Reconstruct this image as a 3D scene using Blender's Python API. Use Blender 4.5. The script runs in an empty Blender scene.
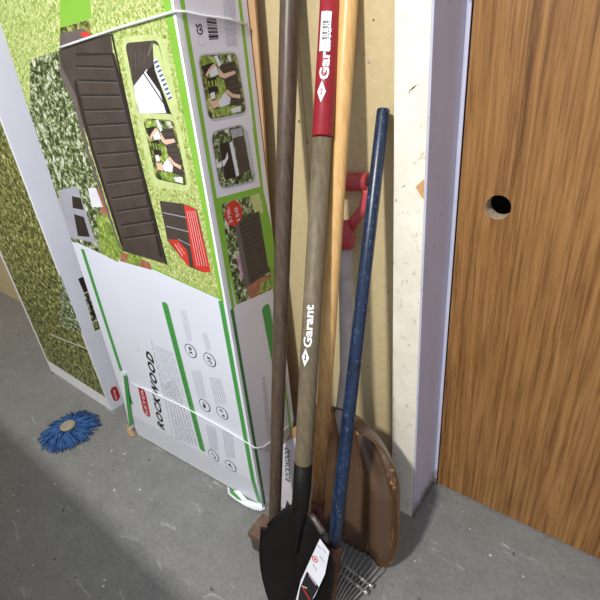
import bpy, bmesh, math, random
from mathutils import Vector as V, Matrix
from mathutils.geometry import tessellate_polygon
random.seed(7)
SC = bpy.context.scene
COL = SC.collection

# ------------------------------------------------------------------ camera
F = 445.0
H = 1.22
_d = V((88, 840, F)).normalized()
_l = V((-614, -(88*-614+F*F)/840, F)).normalized()
AX = -_l; AZ = -_d; AY = AZ.cross(AX)
CAMP = V((0, 0, H))
def ray(px, py):
    c = V((px-300, py-300, F))
    return V((AX.dot(c), AY.dot(c), AZ.dot(c)))
def on_z(px, py, z=0.0):
    r = ray(px, py); return CAMP + r*((z-H)/r.z)
def on_y(px, py, y):
    r = ray(px, py); return CAMP + r*(y/r.y)
def on_x(px, py, x):
    r = ray(px, py); return CAMP + r*(x/r.x)
def on_plane(px, py, p, n):
    r = ray(px, py); return CAMP + r*((p-CAMP).dot(n)/r.dot(n))

cd = bpy.data.cameras.new('camera'); cam = bpy.data.objects.new('camera', cd); COL.objects.link(cam)
right = V((AX.x, AY.x, AZ.x)); up = -V((AX.y, AY.y, AZ.y)); back = -V((AX.z, AY.z, AZ.z))
m = Matrix((right, up, back)).transposed().to_4x4(); m.translation = CAMP
cam.matrix_world = m
cd.sensor_width = 36; cd.lens = F*36/600; cd.clip_start = 0.02
SC.camera = cam

# ------------------------------------------------------------------ materials
def lin(c):
    return tuple(((x/255)/12.92 if x/255 <= .04045 else ((x/255+.055)/1.055)**2.4) for x in c)+(1,)
class NT:
    def __init__(s, name, rough=.6, metal=0, spec=.5):
        s.m = bpy.data.materials.new(name); s.m.use_nodes = True
        s.t = s.m.node_tree; s.b = s.t.nodes['Principled BSDF']
        s.b.inputs['Roughness'].default_value = rough
        s.b.inputs['Metallic'].default_value = metal
        s.b.inputs['Specular IOR Level'].default_value = spec
        s.tc = s.n('ShaderNodeTexCoord')
    def n(s, typ, **kw):
        x = s.t.nodes.new(typ)
        for k, v in kw.items(): setattr(x, k, v)
        return x
    def link(s, a, b): s.t.links.new(a, b)
    def vec(s, scale=(1, 1, 1), rot=(0, 0, 0)):
        mp = s.n('ShaderNodeMapping'); s.link(s.tc.outputs['Object'], mp.inputs['Vector'])
        mp.inputs['Scale'].default_value = scale; mp.inputs['Rotation'].default_value = rot
        return mp.outputs['Vector']
    def noise(s, scale, detail=4, rough=.5, dist=0, vs=(1, 1, 1), rot=(0, 0, 0)):
        x = s.n('ShaderNodeTexNoise'); s.link(s.vec(vs, rot), x.inputs['Vector'])
        x.inputs['Scale'].default_value = scale; x.inputs['Detail'].default_value = detail
        x.inputs['Roughness'].default_value = rough; x.inputs['Distortion'].default_value = dist
        return x.outputs['Fac']
    def ramp(s, fac, stops, interp='LINEAR'):
        r = s.n('ShaderNodeValToRGB'); r.color_ramp.interpolation = interp
        e = r.color_ramp.elements
        while len(e) < len(stops): e.new(.5)
        for i, (p, c) in enumerate(stops):
            e[i].position = p; e[i].color = lin(c) if len(c) == 3 else c
        s.link(fac, r.inputs['Fac']); return r.outputs['Color']
    def mix(s, fac, a, b, mode='MIX'):
        x = s.n('ShaderNodeMix', data_type='RGBA', blend_type=mode)
        if isinstance(fac, float): x.inputs[0].default_value = fac
        else: s.link(fac, x.inputs[0])
        for sock, v in ((x.inputs[6], a), (x.inputs[7], b)):
            if isinstance(v, tuple): sock.default_value = lin(v) if len(v) == 3 else v
            else: s.link(v, sock)
        return x.outputs[2]
    def mask(s, fac, a, b):
        r = s.n('ShaderNodeMapRange'); s.link(fac, r.inputs[0])
        r.inputs[1].default_value = a; r.inputs[2].default_value = b
        return r.outputs[0]
    def col(s, c):
        if isinstance(c, tuple): s.b.inputs['Base Color'].default_value = lin(c) if len(c) == 3 else c
        else: s.link(c, s.b.inputs['Base Color'])
    def bump(s, fac, st=.2, d=.002):
        b = s.n('ShaderNodeBump'); b.inputs['Strength'].default_value = st; b.inputs['Distance'].default_value = d
        s.link(fac, b.inputs['Height']); s.link(b.outputs[0], s.b.inputs['Normal'])
def flat(name, c, rough=.6, metal=0, var=6, scale=30, spec=.5):
    t = NT(name, rough, metal, spec)
    n = t.noise(scale, 3)
    a = tuple(max(0, x-var) for x in c); b = tuple(min(255, x+var) for x in c)
    t.col(t.ramp(n, [(.3, a), (.7, b)])); return t.m

M = {}
def floor_mat():
    t = NT('painted_concrete', .42, 0, .4)
    n1 = t.noise(2.2, 5, .6); n2 = t.noise(14, 5, .7); n3 = t.noise(90, 3, .6)
    c = t.ramp(n1, [(.3, (122, 123, 121)), (.7, (144, 144, 142))])
    c = t.mix(.55, c, t.ramp(n2, [(.3, (106, 106, 104)), (.7, (144, 144, 141))]))
    c = t.mix(.25, c, t.ramp(n3, [(.3, (90, 90, 89)), (.7, (152, 152, 150))]))
    # light scuffs
    sc = t.noise(11, 6, .75, .8, (1, 3, 1), (0, 0, .6))
    c = t.mix(t.mask(sc, .60, .74), c, (182, 183, 182))
    dk = t.noise(28, 2, .5)
    c = t.mix(t.mask(dk, .70, .76), c, (62, 60, 58))
    v = t.n('ShaderNodeTexVoronoi'); v.inputs['Scale'].default_value = 15
    t.link(t.vec(), v.inputs['Vector'])
    c = t.mix(t.mask(v.outputs['Distance'], .07, .045), c, (204, 202, 198))
    t.col(c); t.bump(n3, .25, .001); return t.m
M['floor'] = floor_mat()
def wall_mat():
    t = NT('beige_painted_sheathing', .7, 0, .3)
    n1 = t.noise(3, 5, .6, .3, (1, 1, .5)); n2 = t.noise(60, 4, .7)
    c = t.ramp(n1, [(.3, (192, 174, 132)), (.7, (206, 189, 148))])
    c = t.mix(.25, c, t.ramp(n2, [(.3, (176, 159, 120)), (.7, (220, 204, 164))]))
    v = t.noise(38, 2, .5)
    c = t.mix(t.mask(v, .735, .765), c, (140, 116, 82))
    t.col(c); t.bump(n2, .2, .002); return t.m
M['wall'] = wall_mat()
def post_mat():
    t = NT('chipped_white_paint', .5, 0, .4)
    n1 = t.noise(9, 5, .65); n2 = t.noise(34, 5, .7)
    c = t.ramp(n1, [(.3, (230, 224, 206)), (.65, (246, 241, 226))])
    c = t.mix(t.mask(n2, .58, .70), c, (190, 182, 162))
    s = t.noise(30, 5, .6, 2, (3, 3, 1), (0, .5, 0))
    c = t.mix(t.mask(s, .66, .70), c, (150, 141, 124))
    t.col(c); t.bump(n2, .3, .001); return t.m
M['post'] = post_mat()
def jamb_mat():
    t = NT('lilac_grey_paint', .45, 0, .4)
    n1 = t.noise(6, 5, .6, 0, (1, 1, .5)); n2 = t.noise(60, 4, .6)
    c = t.ramp(n1, [(.3, (188, 188, 208)), (.7, (204, 204, 222))])
    c = t.mix(t.mask(n2, .66, .74), c, (120, 116, 124))
    d = t.noise(7, 5, .7, 0, (1, 1, .3))
    c = t.mix(t.mask(d, .60, .75), c, (150, 146, 150))
    sx = t.n('ShaderNodeSeparateXYZ'); t.link(t.tc.outputs['Object'], sx.inputs[0])
    nn = t.noise(40, 4, .7)
    ad = t.n('ShaderNodeMath', operation='MULTIPLY_ADD'); t.link(nn, ad.inputs[0]); ad.inputs[1].default_value = .16; t.link(sx.outputs[2], ad.inputs[2])
    c = t.mix(t.mask(ad.outputs[0], .145, .09), c, (104, 92, 80))
    t.col(c); return t.m
M['jamb'] = jamb_mat()
def door_mat():
    t = NT('brown_wood_grain', .45, 0, .35)
    a = t.noise(1, 3, .55, .25, (75, 75, 1.4), (0, .045, 0))
    b = t.noise(1, 5, .7, .4, (150, 150, 5), (0, .045, 0))
    g = t.noise(1, 2, .5, .6, (11, 11, .8), (0, .045, 0))
    c = t.ramp(a, [(.34, (102, 66, 34)), (.44, (134, 92, 50)), (.56, (154, 110, 62)), (.72, (164, 121, 72))])
    c = t.mix(.45, c, t.ramp(b, [(.38, (70, 44, 22)), (.48, (136, 94, 50)), (.62, (172, 130, 80))]))
    c = t.mix(t.mask(g, .33, .29), c, (112, 74, 36))
    t.col(c); t.bump(b, .1, .001); return t.m
M['door'] = door_mat()
M['door_core'] = flat('raw_particle_board', (176, 158, 132), .9, 0, 26, 160)
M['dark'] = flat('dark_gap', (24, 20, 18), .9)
M['nail'] = flat('nail_head', (96, 84, 66), .5)
M['screw'] = flat('pale_screw', (214, 214, 214), .3, .5)
M['chip'] = flat('bare_wood_chip', (206, 160, 106), .8, 0, 10, 60)

def wood_pole(name, c1, c2, rough=.5, sc=1):
    t = NT(name, rough, 0, .4)
    n = t.noise(1, 5, .6, .3, (120*sc, 120*sc, 5)); n2 = t.noise(9, 4, .6)
    c = t.ramp(n, [(.3, c1), (.7, c2)])
    c = t.mix(.25, c, t.ramp(n2, [(.3, c1), (.7, c2)]))
    t.col(c); t.bump(n, .15, .001); return t.m
M['pole_brown'] = wood_pole('aged_brown_wood', (62, 50, 42), (100, 85, 71), .38)
M['pole_grey'] = wood_pole('weathered_grey_ash_wood', (92, 82, 64), (128, 116, 94), .55)
M['pole_yellow'] = wood_pole('varnished_pine', (204, 156, 92), (230, 188, 124), .35)
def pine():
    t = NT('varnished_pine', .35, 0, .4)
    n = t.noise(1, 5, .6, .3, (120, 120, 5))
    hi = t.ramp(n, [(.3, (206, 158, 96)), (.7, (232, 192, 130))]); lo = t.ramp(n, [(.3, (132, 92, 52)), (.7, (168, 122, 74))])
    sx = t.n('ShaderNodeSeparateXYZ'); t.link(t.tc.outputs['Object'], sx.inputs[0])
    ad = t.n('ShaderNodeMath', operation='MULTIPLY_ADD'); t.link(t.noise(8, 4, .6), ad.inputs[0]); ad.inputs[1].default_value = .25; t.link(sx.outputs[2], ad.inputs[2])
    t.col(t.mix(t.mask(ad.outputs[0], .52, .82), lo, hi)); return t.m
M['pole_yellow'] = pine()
M['pole_tan'] = wood_pole('worn_tan_wood', (150, 104, 58), (184, 136, 82), .45)
M['block'] = flat('worn_brown_block', (104, 82, 66), .7, 0, 12, 40)
M['bristle'] = wood_pole('grey_brown_bristle', (70, 64, 58), (98, 90, 82), .8, 3)
M['black'] = flat('black_painted_steel', (15, 12, 11), .6, 0, 6, 14, .25)
M['tread'] = flat('worn_steel_step', (96, 88, 84), .45, .4, 16, 90)
M['red'] = flat('red_sleeve', (148, 24, 38), .38, 0, 5)
M['pink'] = flat('faded_red_plastic', (178, 66, 72), .45, 0, 10, 20)
M['white'] = flat('white_print', (240, 241, 243), .5, 0, 3)
M['alu'] = flat('grey_worn_shaft', (168, 160, 158), .5, .1, 12, 25)
def blue_mat():
    t = NT('blue_painted_pole', .3, 0, .5)
    n = t.noise(150, 5, .8, .5, (1, 1, .5)); n2 = t.noise(12, 4, .6)
    c = t.ramp(n2, [(.3, (16, 28, 48)), (.7, (26, 46, 80))])
    c = t.mix(t.mask(n, .56, .68), c, (92, 116, 138))
    sx = t.n('ShaderNodeSeparateXYZ'); t.link(t.tc.outputs['Object'], sx.inputs[0])
    ad = t.n('ShaderNodeMath', operation='MULTIPLY_ADD'); t.link(t.noise(45, 4, .7), ad.inputs[0]); ad.inputs[1].default_value = -.16; t.link(sx.outputs[2], ad.inputs[2])
    c = t.mix(t.mask(ad.outputs[0], .17, .08), c, (92, 64, 42))
    t.col(c); t.bump(n, .3, .001); return t.m
M['blue'] = blue_mat()
M['rust'] = flat('rusty_brown_ferrule', (92, 56, 34), .6, .2, 16, 40)
M['tine'] = flat('dull_steel_wire', (158, 156, 152), .35, .25, 16, 60)
M['steel'] = flat('bright_steel', (205, 205, 206), .25, .9, 10, 60)
def scoop_mat():
    t = NT('brown_scoop', .30, 0, .5)
    n = t.noise(5, 5, .6, .5); n2 = t.noise(26, 5, .7, 1.0, (1, 1, .4))
    c = t.ramp(n, [(.3, (78, 58, 42)), (.7, (104, 78, 57))])
    c = t.mix(t.mask(n2, .615, .66), c, (186, 136, 84))
    t.col(c); return t.m
M['scoop'] = scoop_mat()
M['maroon'] = flat('dark_red_paint', (84, 34, 36), .5, 0, 12, 40)
M['mop_blue'] = flat('blue_yarn', (48, 92, 150), .9, 0, 22, 50)
M['mop_core'] = flat('pale_mop_block', (160, 150, 130), .8, 0, 10)

# carton prints
M['card_white'] = flat('glossy_white_card', (228, 233, 246), .38, 0, 3, 4)
M['card_side'] = flat('grey_white_card', (228, 226, 236), .42, 0, 3, 4)
M['card_brown'] = flat('brown_cardboard', (184, 148, 108), .8, 0, 8, 10)
M['card_edge'] = flat('white_card_edge', (240, 244, 250), .4, 0, 2)
M['lime'] = flat('lime_green_print', (132, 186, 62), .4, 0, 5, 8)
M['green'] = flat('green_print', (72, 158, 74), .4, 0, 4, 8)
M['dgreen'] = flat('dark_green_print', (58, 120, 66), .4, 0, 5, 8)
M['ink'] = flat('black_print', (34, 32, 36), .4, 0, 2)
M['greyink'] = flat('grey_print', (166, 168, 180), .4, 0, 4)
M['faint'] = flat('faint_grey_print', (190, 193, 206), .4, 0, 3)
M['logo'] = flat('red_print', (186, 36, 46), .4, 0, 4)
M['label_red'] = flat('orange_red_print', (206, 58, 46), .4, 0, 6)
M['slat'] = flat('print_brown_slat', (72, 63, 58), .4, 0, 6, 20)
M['slatline'] = flat('print_slat_gap', (40, 34, 32), .4, 0, 2)
M['slatrim'] = flat('print_slat_rim', (104, 94, 92), .4, 0, 5)
M['skin'] = flat('print_skin', (226, 190, 168), .4, 0, 6)
M['pwhite'] = flat('print_white', (226, 228, 236), .4, 0, 6)
M['brick'] = flat('print_brick', (164, 106, 80), .4, 0, 16, 60)
M['palelime'] = flat('print_pale_lime', (196, 210, 142), .4, 0, 10, 60)
M['pink_flower'] = flat('print_pink', (196, 150, 176), .4, 0, 20, 90)
M['navy'] = flat('print_navy', (74, 86, 140), .4, 0, 6)
def speck(name, stops, scale, rough=.4):
    t = NT(name, rough); n = t.noise(scale, 6, .75, .6)
    t.col(t.ramp(n, stops)); return t.m
M['grass'] = speck('print_grass', [(.38, (108, 132, 60)), (.47, (158, 180, 92)), (.54, (192, 204, 124)), (.62, (232, 226, 184))], 150)
M['leaf'] = speck('print_foliage', [(.40, (24, 30, 22)), (.47, (66, 84, 46)), (.53, (126, 144, 84)), (.60, (226, 226, 210))], 70)
M['leaf_lime'] = speck('print_light_foliage', [(.36, (70, 96, 40)), (.5, (130, 158, 62)), (.64, (196, 208, 120))], 60)
M['hedge'] = speck('print_dark_garden', [(.38, (26, 32, 22)), (.48, (78, 90, 44)), (.56, (156, 158, 74)), (.63, (214, 210, 160))], 55)

# ------------------------------------------------------------------ mesh helpers
def finish(bm, name, mats, parent=None, smooth=False, loc=None):
    me = bpy.data.meshes.new(name)
    for k in (mats if isinstance(mats, (list, tuple)) else [mats]): me.materials.append(M[k])
    if parent is not None:
        loc = V(parent.location); q = parent.parent
        while q is not None: loc += V(q.location); q = q.parent
    if loc is not None: bmesh.ops.translate(bm, verts=bm.verts, vec=-V(loc))
    if smooth:
        for f in bm.faces: f.smooth = True
    bm.to_mesh(me); bm.free()
    o = bpy.data.objects.new(name, me); COL.objects.link(o)
    if parent is not None: o.parent = parent
    elif loc is not None: o.location = loc
    return o
def thing(name, label, cat, loc, group=None):
    o = bpy.data.objects.new(name, None); COL.objects.link(o); o.empty_display_size = .05
    o.location = loc; o['label'] = label; o['category'] = cat
    if group: o['group'] = group
    return o
def tag(o, label, cat, group=None):
    o['label'] = label; o['category'] = cat
    if group: o['group'] = group
    return o
def struct(o): o['kind'] = 'structure'; return o
def box(bm, a, b, mi=0):
    x0, y0, z0 = a; x1, y1, z1 = b
    vs = [bm.verts.new(p) for p in ((x0,y0,z0),(x1,y0,z0),(x1,y1,z0),(x0,y1,z0),(x0,y0,z1),(x1,y0,z1),(x1,y1,z1),(x0,y1,z1))]
    for q in ((0,3,2,1),(4,5,6,7),(0,1,5,4),(1,2,6,5),(2,3,7,6),(3,0,4,7)):
        bm.faces.new([vs[i] for i in q]).material_index = mi
def frame(d):
    d = d.normalized(); a = V((0, 0, 1)) if abs(d.z) < .95 else V((1, 0, 0))
    s = d.cross(a).normalized(); return s, s.cross(d).normalized()
def tube(bm, pts, rads, seg=20, cap=True, mi=0, ell=None, side=None):
    """round tube through pts with a radius at each; ell squashes the second axis"""
    rings = []
    n = len(pts); s0 = None
    for i, p in enumerate(pts):
        d = (pts[min(i+1, n-1)] - pts[max(i-1, 0)])
        if side is not None: s = (side - d.normalized()*side.dot(d.normalized())).normalized(); t = s.cross(d.normalized())
        else:
            if s0 is None: s, t = frame(d)
            else:
                dn = d.normalized(); s = (s0 - dn*s0.dot(dn)).normalized(); t = s.cross(dn).normalized()
        s0 = s
        r = rads[i] if isinstance(rads, (list, tuple)) else rads
        e = ell if ell else 1
        rings.append([bm.verts.new(p + s*(r*math.cos(a)) + t*(r*e*math.sin(a))) for a in [2*math.pi*k/seg for k in range(seg)]])
    fs = []
    for i in range(n-1):
        for k in range(seg):
            fs.append(bm.faces.new((rings[i][k], rings[i][(k+1) % seg], rings[i+1][(k+1) % seg], rings[i+1][k])))
    if cap:
        fs.append(bm.faces.new(rings[0][::-1])); fs.append(bm.faces.new(rings[-1]))
    for f in fs: f.material_index = mi; f.smooth = len(f.verts) == 4
    bmesh.ops.recalc_face_normals(bm, faces=fs)
    return fs
def lerp(a, b, t): return a + (b-a)*t
def text_mesh(s, size=1.0, shear=0.0, bold=0.0, space=1.0):
    cu = bpy.data.curves.new('t', 'FONT'); cu.body = s; cu.size = size; cu.shear = shear
    cu.offset = bold; cu.space_character = space; cu.resolution_u = 2; cu.fill_mode = 'FRONT'
    cu.align_x = 'LEFT'
    o = bpy.data.objects.new('t', cu); COL.objects.link(o)
    dg = bpy.context.evaluated_depsgraph_get(); me = bpy.data.meshes.new_from_object(o.evaluated_get(dg))
    vs = [V(v.co) for v in me.vertices]; fs = [tuple(p.vertices) for p in me.polygons]
    bpy.data.objects.remove(o); bpy.data.curves.remove(cu); bpy.data.meshes.remove(me)
    x0 = min(v.x for v in vs); x1 = max(v.x for v in vs); y0 = min(v.y for v in vs); y1 = max(v.y for v in vs)
    return [((v.x-x0)/(x1-x0), (v.y-y0)/(y1-y0)) for v in vs], fs

# ------------------------------------------------------------------ room
YP = on_z(413, 518).y                 # front of the white post
XP = on_z(413, 518).x                 # its right-hand corner
XL = on_y(393, 250, YP).x
YD = on_z(437, 484).y                 # door face
YW = YP + .04                         # beige wall face
ZT = 2.5
bm = bmesh.new(); box(bm, (-4, -3, -.1), (2.5, YD+.25, 0)); struct(finish(bm, 'floor', 'floor'))
bm = bmesh.new(); box(bm, (-4.1, -3, 0), (-4, YW, ZT)); struct(finish(bm, 'wall_left', 'wall'))
seam = on_y(298, 25, YW).x
bm = bmesh.new()
xs = [-4, seam-1.22, seam-.002, XL+.01]
box(bm, (xs[0], YW, 0), (xs[1]-.002, YW+.012, ZT)); box(bm, (xs[1], YW, 0), (seam-.003, YW+.012, ZT)); box(bm, (seam, YW-.0015, 0), (XL+.03, YW+.012, ZT))
box(bm, (-4, YW+.012, 0), (XL+.03, YW+.10, ZT), 1)
for (px, py, r, k) in ((369, 61, .0032, 3), (299.5, 121, .0026, 2), (308, 142, .0026, 2), (363, 118, .0015, 2), (374, 20, .002, 2), (388.5, 292, .002, 2), (260, 25, .0018, 2)):
    p = on_y(px, py, YW)
    cs = [bm.verts.new((p.x+r*math.cos(a), YW-.0022-(.001 if k == 3 else 0), p.z+r*math.sin(a))) for a in [6.2832*i/10 for i in range(10)]]
    bm.faces.new(cs).material_index = k
struct(finish(bm, 'wall_back', ['wall', 'dark', 'nail', 'screw']))
# post with rounded corner
def bevelled(bm, a, b, w=.003, mi=0, seg=2):
    t = bmesh.new(); box(t, a, b); bmesh.ops.bevel(t, geom=list(t.edges), offset=w, segments=seg, affect='EDGES', profile=.5)
    off = len(bm.verts); vs = [bm.verts.new(v.co) for v in t.verts]
    for f in t.faces: bm.faces.new([vs[v.index] for v in f.verts]).material_index = mi
    t.free()
bm = bmesh.new()
bevelled(bm, (XL, YP, 0), (XP-.0035, YP+.02, ZT), .002)
zc = on_y(422, 188, YP)
cx = XP-.0035
cs = [bm.verts.new((cx+dx, YP-.0006, zc.z+dz)) for dx, dz in ((-.001, .018), (-.008, .012), (-.019, .001), (-.012, -.008), (-.007, -.016), (-.001, -.022))]
bm.faces.new(cs).material_index = 1
for (px, py, w_, h_) in ((413, 88, .022, .003), (404, 186, .012, .0015)):
    p = on_y(px, py, YP); a = .6
    cs = [bm.verts.new((p.x+x*math.cos(a)-z*math.sin(a), YP-.0006, p.z+x*math.sin(a)+z*math.cos(a))) for x, z in ((-w_/2, 0), (0, -h_/2), (w_/2, 0), (0, h_/2))]
    bm.faces.new(cs).material_index = 2
o = struct(finish(bm, 'trim_1', ['post', 'chip', 'nail']))
yj = on_x(466.5, 0, XP).y             # where the door stop begins
bm = bmesh.new()
bevelled(bm, (XP-.0035, YP+.0005, 0), (XP+.001, YD+.05, ZT), .0012)
box(bm, (XL, YP+.0205, 0), (XP-.0036, YD+.05, ZT))
xs_ = on_y(475.5, 0, YD).x
bevelled(bm, (XP+.0012, yj, 0), (XP+.011, YD-.006, ZT), .002)
struct(finish(bm, 'trim_2', ['jamb']))
# door with a bored latch hole
dl = XP+.013; dr = dl+.76; DT = .04
hc = on_y(498, 207.5, YD); hr = .0265
bm = bmesh.new()
for y, mi in ((YD, 0), (YD+DT, 0)):
    q = .05; N = 40
    x0, x1, z0, z1 = dl, dr, .006, 2.03
    a0, a1, b0, b1 = hc.x-q, hc.x+q, hc.z-q, hc.z+q
    if a0 < dl+.002: a0 = dl+.002
    def rect(xa, xb, za, zb):
        bm.faces.new([bm.verts.new(p) for p in ((xa, y, za), (xb, y, za), (xb, y, zb), (xa, y, zb))]).material_index = 0
    rect(x0, a0, z0, z1); rect(a1, x1, z0, z1); rect(a0, a1, z0, b0); rect(a0, a1, b1, z1)
    for i in range(N):
        ps = []
        for j in (i, i+1):
            t = 2*math.pi*j/N; c, s = math.cos(t), math.sin(t)
            k = 1/max(abs(c), abs(s))
            X = hc.x + (c*k*(a1-hc.x) if c > 0 else c*k*(hc.x-a0)); Z = hc.z + s*k*q
            ps.append(((hc.x+hr*c, y, hc.z+hr*s), (X, y, Z)))
        bm.faces.new([bm.verts.new(p) for p in (ps[0][0], ps[0][1], ps[1][1], ps[1][0])])
for i in range(N):
    t0 = 2*math.pi*i/N; t1 = 2*math.pi*(i+1)/N
    c = [(hc.x+hr*math.cos(t), y, hc.z+hr*math.sin(t)) for t, y in ((t0, YD), (t1, YD), (t1, YD+DT), (t0, YD+DT))]
    bm.faces.new([bm.verts.new(p) for p in c]).material_index = 1
for a, b in (((dl, .006), (dl, 2.03)), ((dl, 2.03), (dr, 2.03)), ((dr, 2.03), (dr, .006)), ((dr, .006), (dl, .006))):
    bm.faces.new([bm.verts.new(p) for p in ((a[0], YD, a[1]), (b[0], YD, b[1]), (b[0], YD+DT, b[1]), (a[0], YD+DT, a[1]))]).material_index = 1
bmesh.ops.remove_doubles(bm, verts=bm.verts, dist=.00005)
struct(finish(bm, 'door_1', ['door', 'door_core']))
bm = bmesh.new()       # frame right of the door, wall beyond, near-black panel painted as the unlit space behind the door
box(bm, (dr+.006, YP+.02, 0), (dr+.03, YD+.05, ZT)); struct(finish(bm, 'trim_3', 'jamb'))
bm = bmesh.new(); box(bm, (dr+.031, YP+.04, 0), (2.5, YD+.05, ZT)); struct(finish(bm, 'wall_right', 'wall'))
bm = bmesh.new(); box(bm, (XL-.0, YD+.10, 0), (dr+.3, YD+.12, ZT)); struct(finish(bm, 'dark_backing', 'dark'))
bm = bmesh.new(); box(bm, (dl-.01, YD-.02, 2.04), (dr+.005, YD+.05, ZT)); struct(finish(bm, 'trim_4', 'jamb'))

# ------------------------------------------------------------------ cartons
class Face:
    """a printed panel: flat artwork laid out in panel metres, then folded onto the carton"""
    def __init__(s, P, u, v, n, crease=None, slope=0.0):
        s.P, s.u, s.v, s.n = P, u, v, n; s.crease = crease; s.slope = slope; s.bm = bmesh.new(); s.mats = []; s.k = 0
    def dep(s, v): return (s.crease - v)*s.slope if s.crease and v < s.crease else 0.0
    def uv(s, px, py):
        d = 0.0
        for _ in range(4):
            q = on_plane(px, py, s.P - s.n*d, s.n) - s.P
            v = q.dot(s.v); d = s.dep(v)
        return (q.dot(s.u), v)
    def mi(s, m):
        if m not in s.mats: s.mats.append(m)
        return s.mats.index(m)
    def poly(s, pts, m, layer=None):
        s.k += 1
        z = (s.k if layer is None else layer)*.000003 + .0004
        tri = tessellate_polygon([[V((p[0], p[1], 0)) for p in pts]])
        vs = [s.bm.verts.new((p[0], p[1], z)) for p in pts]
        for t in tri:
            a = [vs[i] for i in t]
            cr = (a[1].co-a[0].co).cross(a[2].co-a[0].co)
            if cr.length < 1e-12: continue
            if cr.z < 0: a = a[::-1]
            try: s.bm.faces.new(a).material_index = s.mi(m)
            except ValueError: pass
    def px(s, pts, m, layer=None): s.poly([s.uv(*p) for p in pts], m, layer)
    def rpx(s, pts, m, r=.012, n=5):
        s.poly(rounded([s.uv(*p) for p in pts], r, n), m)
    def line(s, a, b, w, m):
        a = V(s.uv(*a)); b = V(s.uv(*b)); d = (b-a).normalized(); t = V((-d.y, d.x))*w/2
        s.poly([tuple(a-t), tuple(b-t), tuple(b+t), tuple(a+t)], m)
    def disc(s, px, py, r, m, n=24, ry=None):
        c = s.uv(px, py); ry = ry or r
        s.poly([(c[0]+r*math.cos(6.28318*i/n), c[1]+ry*math.sin(6.28318*i/n)) for i in range(n)], m)
    def text(s, txt, a, b, h, m, shear=0, bold=0, space=1):
        """baseline runs from a to b in panel metres, letters h tall to the left of it"""
        vs, fs = text_mesh(txt, 1, shear, bold, space)
        a = V(a); b = V(b); d = (b-a); t = V((-d.y, d.x)).normalized()*h
        s.k += 1; z = s.k*.000003+.0004
        bv = [s.bm.verts.new((*(a+d*x+t*y), z)) for x, y in vs]
        for f in fs:
            try: s.bm.faces.new([bv[i] for i in f]).material_index = s.mi(m)
            except ValueError: pass
    def build(s, name, parent, clip=None):
        bm = s.bm
        def cut(co, no):
            bmesh.ops.bisect_plane(bm, geom=list(bm.verts)+list(bm.edges)+list(bm.faces), plane_co=co, plane_no=no, clear_outer=True)
        if clip:
            u0, u1, v0, v1 = clip
            cut((u0, 0, 0), (-1, 0, 0)); cut((u1, 0, 0), (1, 0, 0)); cut((0, v0, 0), (0, -1, 0)); cut((0, v1, 0), (0, 1, 0))
        if s.crease:
            bmesh.ops.bisect_plane(bm, geom=list(bm.verts)+list(bm.edges)+list(bm.faces), plane_co=(0, s.crease, 0), plane_no=(0, 1, 0))
        nn = s.u.cross(s.v); flip = nn.dot(s.n) < 0
        for v in bm.verts:
            a, b, z = v.co; v.co = s.P + s.u*a + s.v*b + s.n*(z - s.dep(b))
        if flip: bmesh.ops.reverse_faces(bm, faces=bm.faces)
        return finish(bm, name, s.mats, parent)
def rounded(pts, r, n=5):
    out = []; N = len(pts)
    for i in range(N):
        p = V(pts[i]); a = V(pts[i-1])-p; b = V(pts[(i+1) % N])-p
        rr = min(r, a.length*.45, b.length*.45)
        A = p + a.normalized()*rr; B = p + b.normalized()*rr
        for k in range(n+1):
            t = k/n; out.append(tuple(A*(1-t)**2 + p*2*t*(1-t) + B*t*t))
    return out
def clipq(a, b, t): return (a[0]+(b[0]-a[0])*t, a[1]+(b[1]-a[1])*t)

A0 = on_z(265, 508); B0 = on_z(138.5, 435)
w = (B0-A0); WB = w.length; w.normalize()
nb = V((w.y, -w.x, 0)); nb = nb if nb.y > 0 else -nb
# lean: choose the top so that the corner passes through its place at the frame's upper edge
best = min(((( (CAMP+ray(179.5, 0)*t) - (A0 + (V((0, 0, 1))*math.cos(th)+nb*math.sin(th))*L)).length, th) for th in [i*.001 for i in range(0, 60)] for L in [1.2+.02*j for j in range(12)] for t in [.0015+.00001*q for q in range(0, 160)]), key=lambda e: e[0])
TH = best[1]
print('box width', WB, 'lean', math.degrees(TH), 'err', best[0])
U = V((0, 0, 1))*math.cos(TH)+nb*math.sin(TH)
NF = -(nb*math.cos(TH)-V((0, 0, 1))*math.sin(TH))     # front outward normal
CR = .118; SL = .10
P0 = A0 + V((0, 0, .004)) + NF*(CR*SL)                     # panel plane origin, brought forward above the crease
HB = 1.50
front = Face(P0, -w, U, NF, CR, SL)
side = Face(P0 - NF*.0, -NF, U, -w)
DB = side.uv(247, 0)[0]
print('box depth', DB, 'YW', YW, 'back at top', (P0+U*HB-NF*DB).y)
DB = min(DB, .20)

box_top = thing('carton', 'tall white carton with green trim, grass print and ROCKWOOD lettering, nearest the tools', 'box', A0)
# body: white board shell with the lower front pushed in
bm = bmesh.new()
def bx(u, v, d, inner=0): return P0 + w*u + U*v - NF*d
cs = {}
ee = .0004
prof = [(front.dep(0), 0), (0, CR), (0, HB), (DB, HB), (DB, 0)]
ra = [bm.verts.new(bx(ee, v, d)) for d, v in prof]; rb = [bm.verts.new(bx(WB, v, d)) for d, v in prof]
bm.faces.new(ra); bm.faces.new(rb[::-1])
for i in range(5):
    j = (i+1) % 5; f = bm.faces.new((ra[j], ra[i], rb[i], rb[j])); f.material_index = 1 if i in (2, 3, 4) else 0
bmesh.ops.recalc_face_normals(bm, faces=bm.faces)
finish(bm, 'body', ['card_white', 'card_brown'], box_top)

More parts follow.
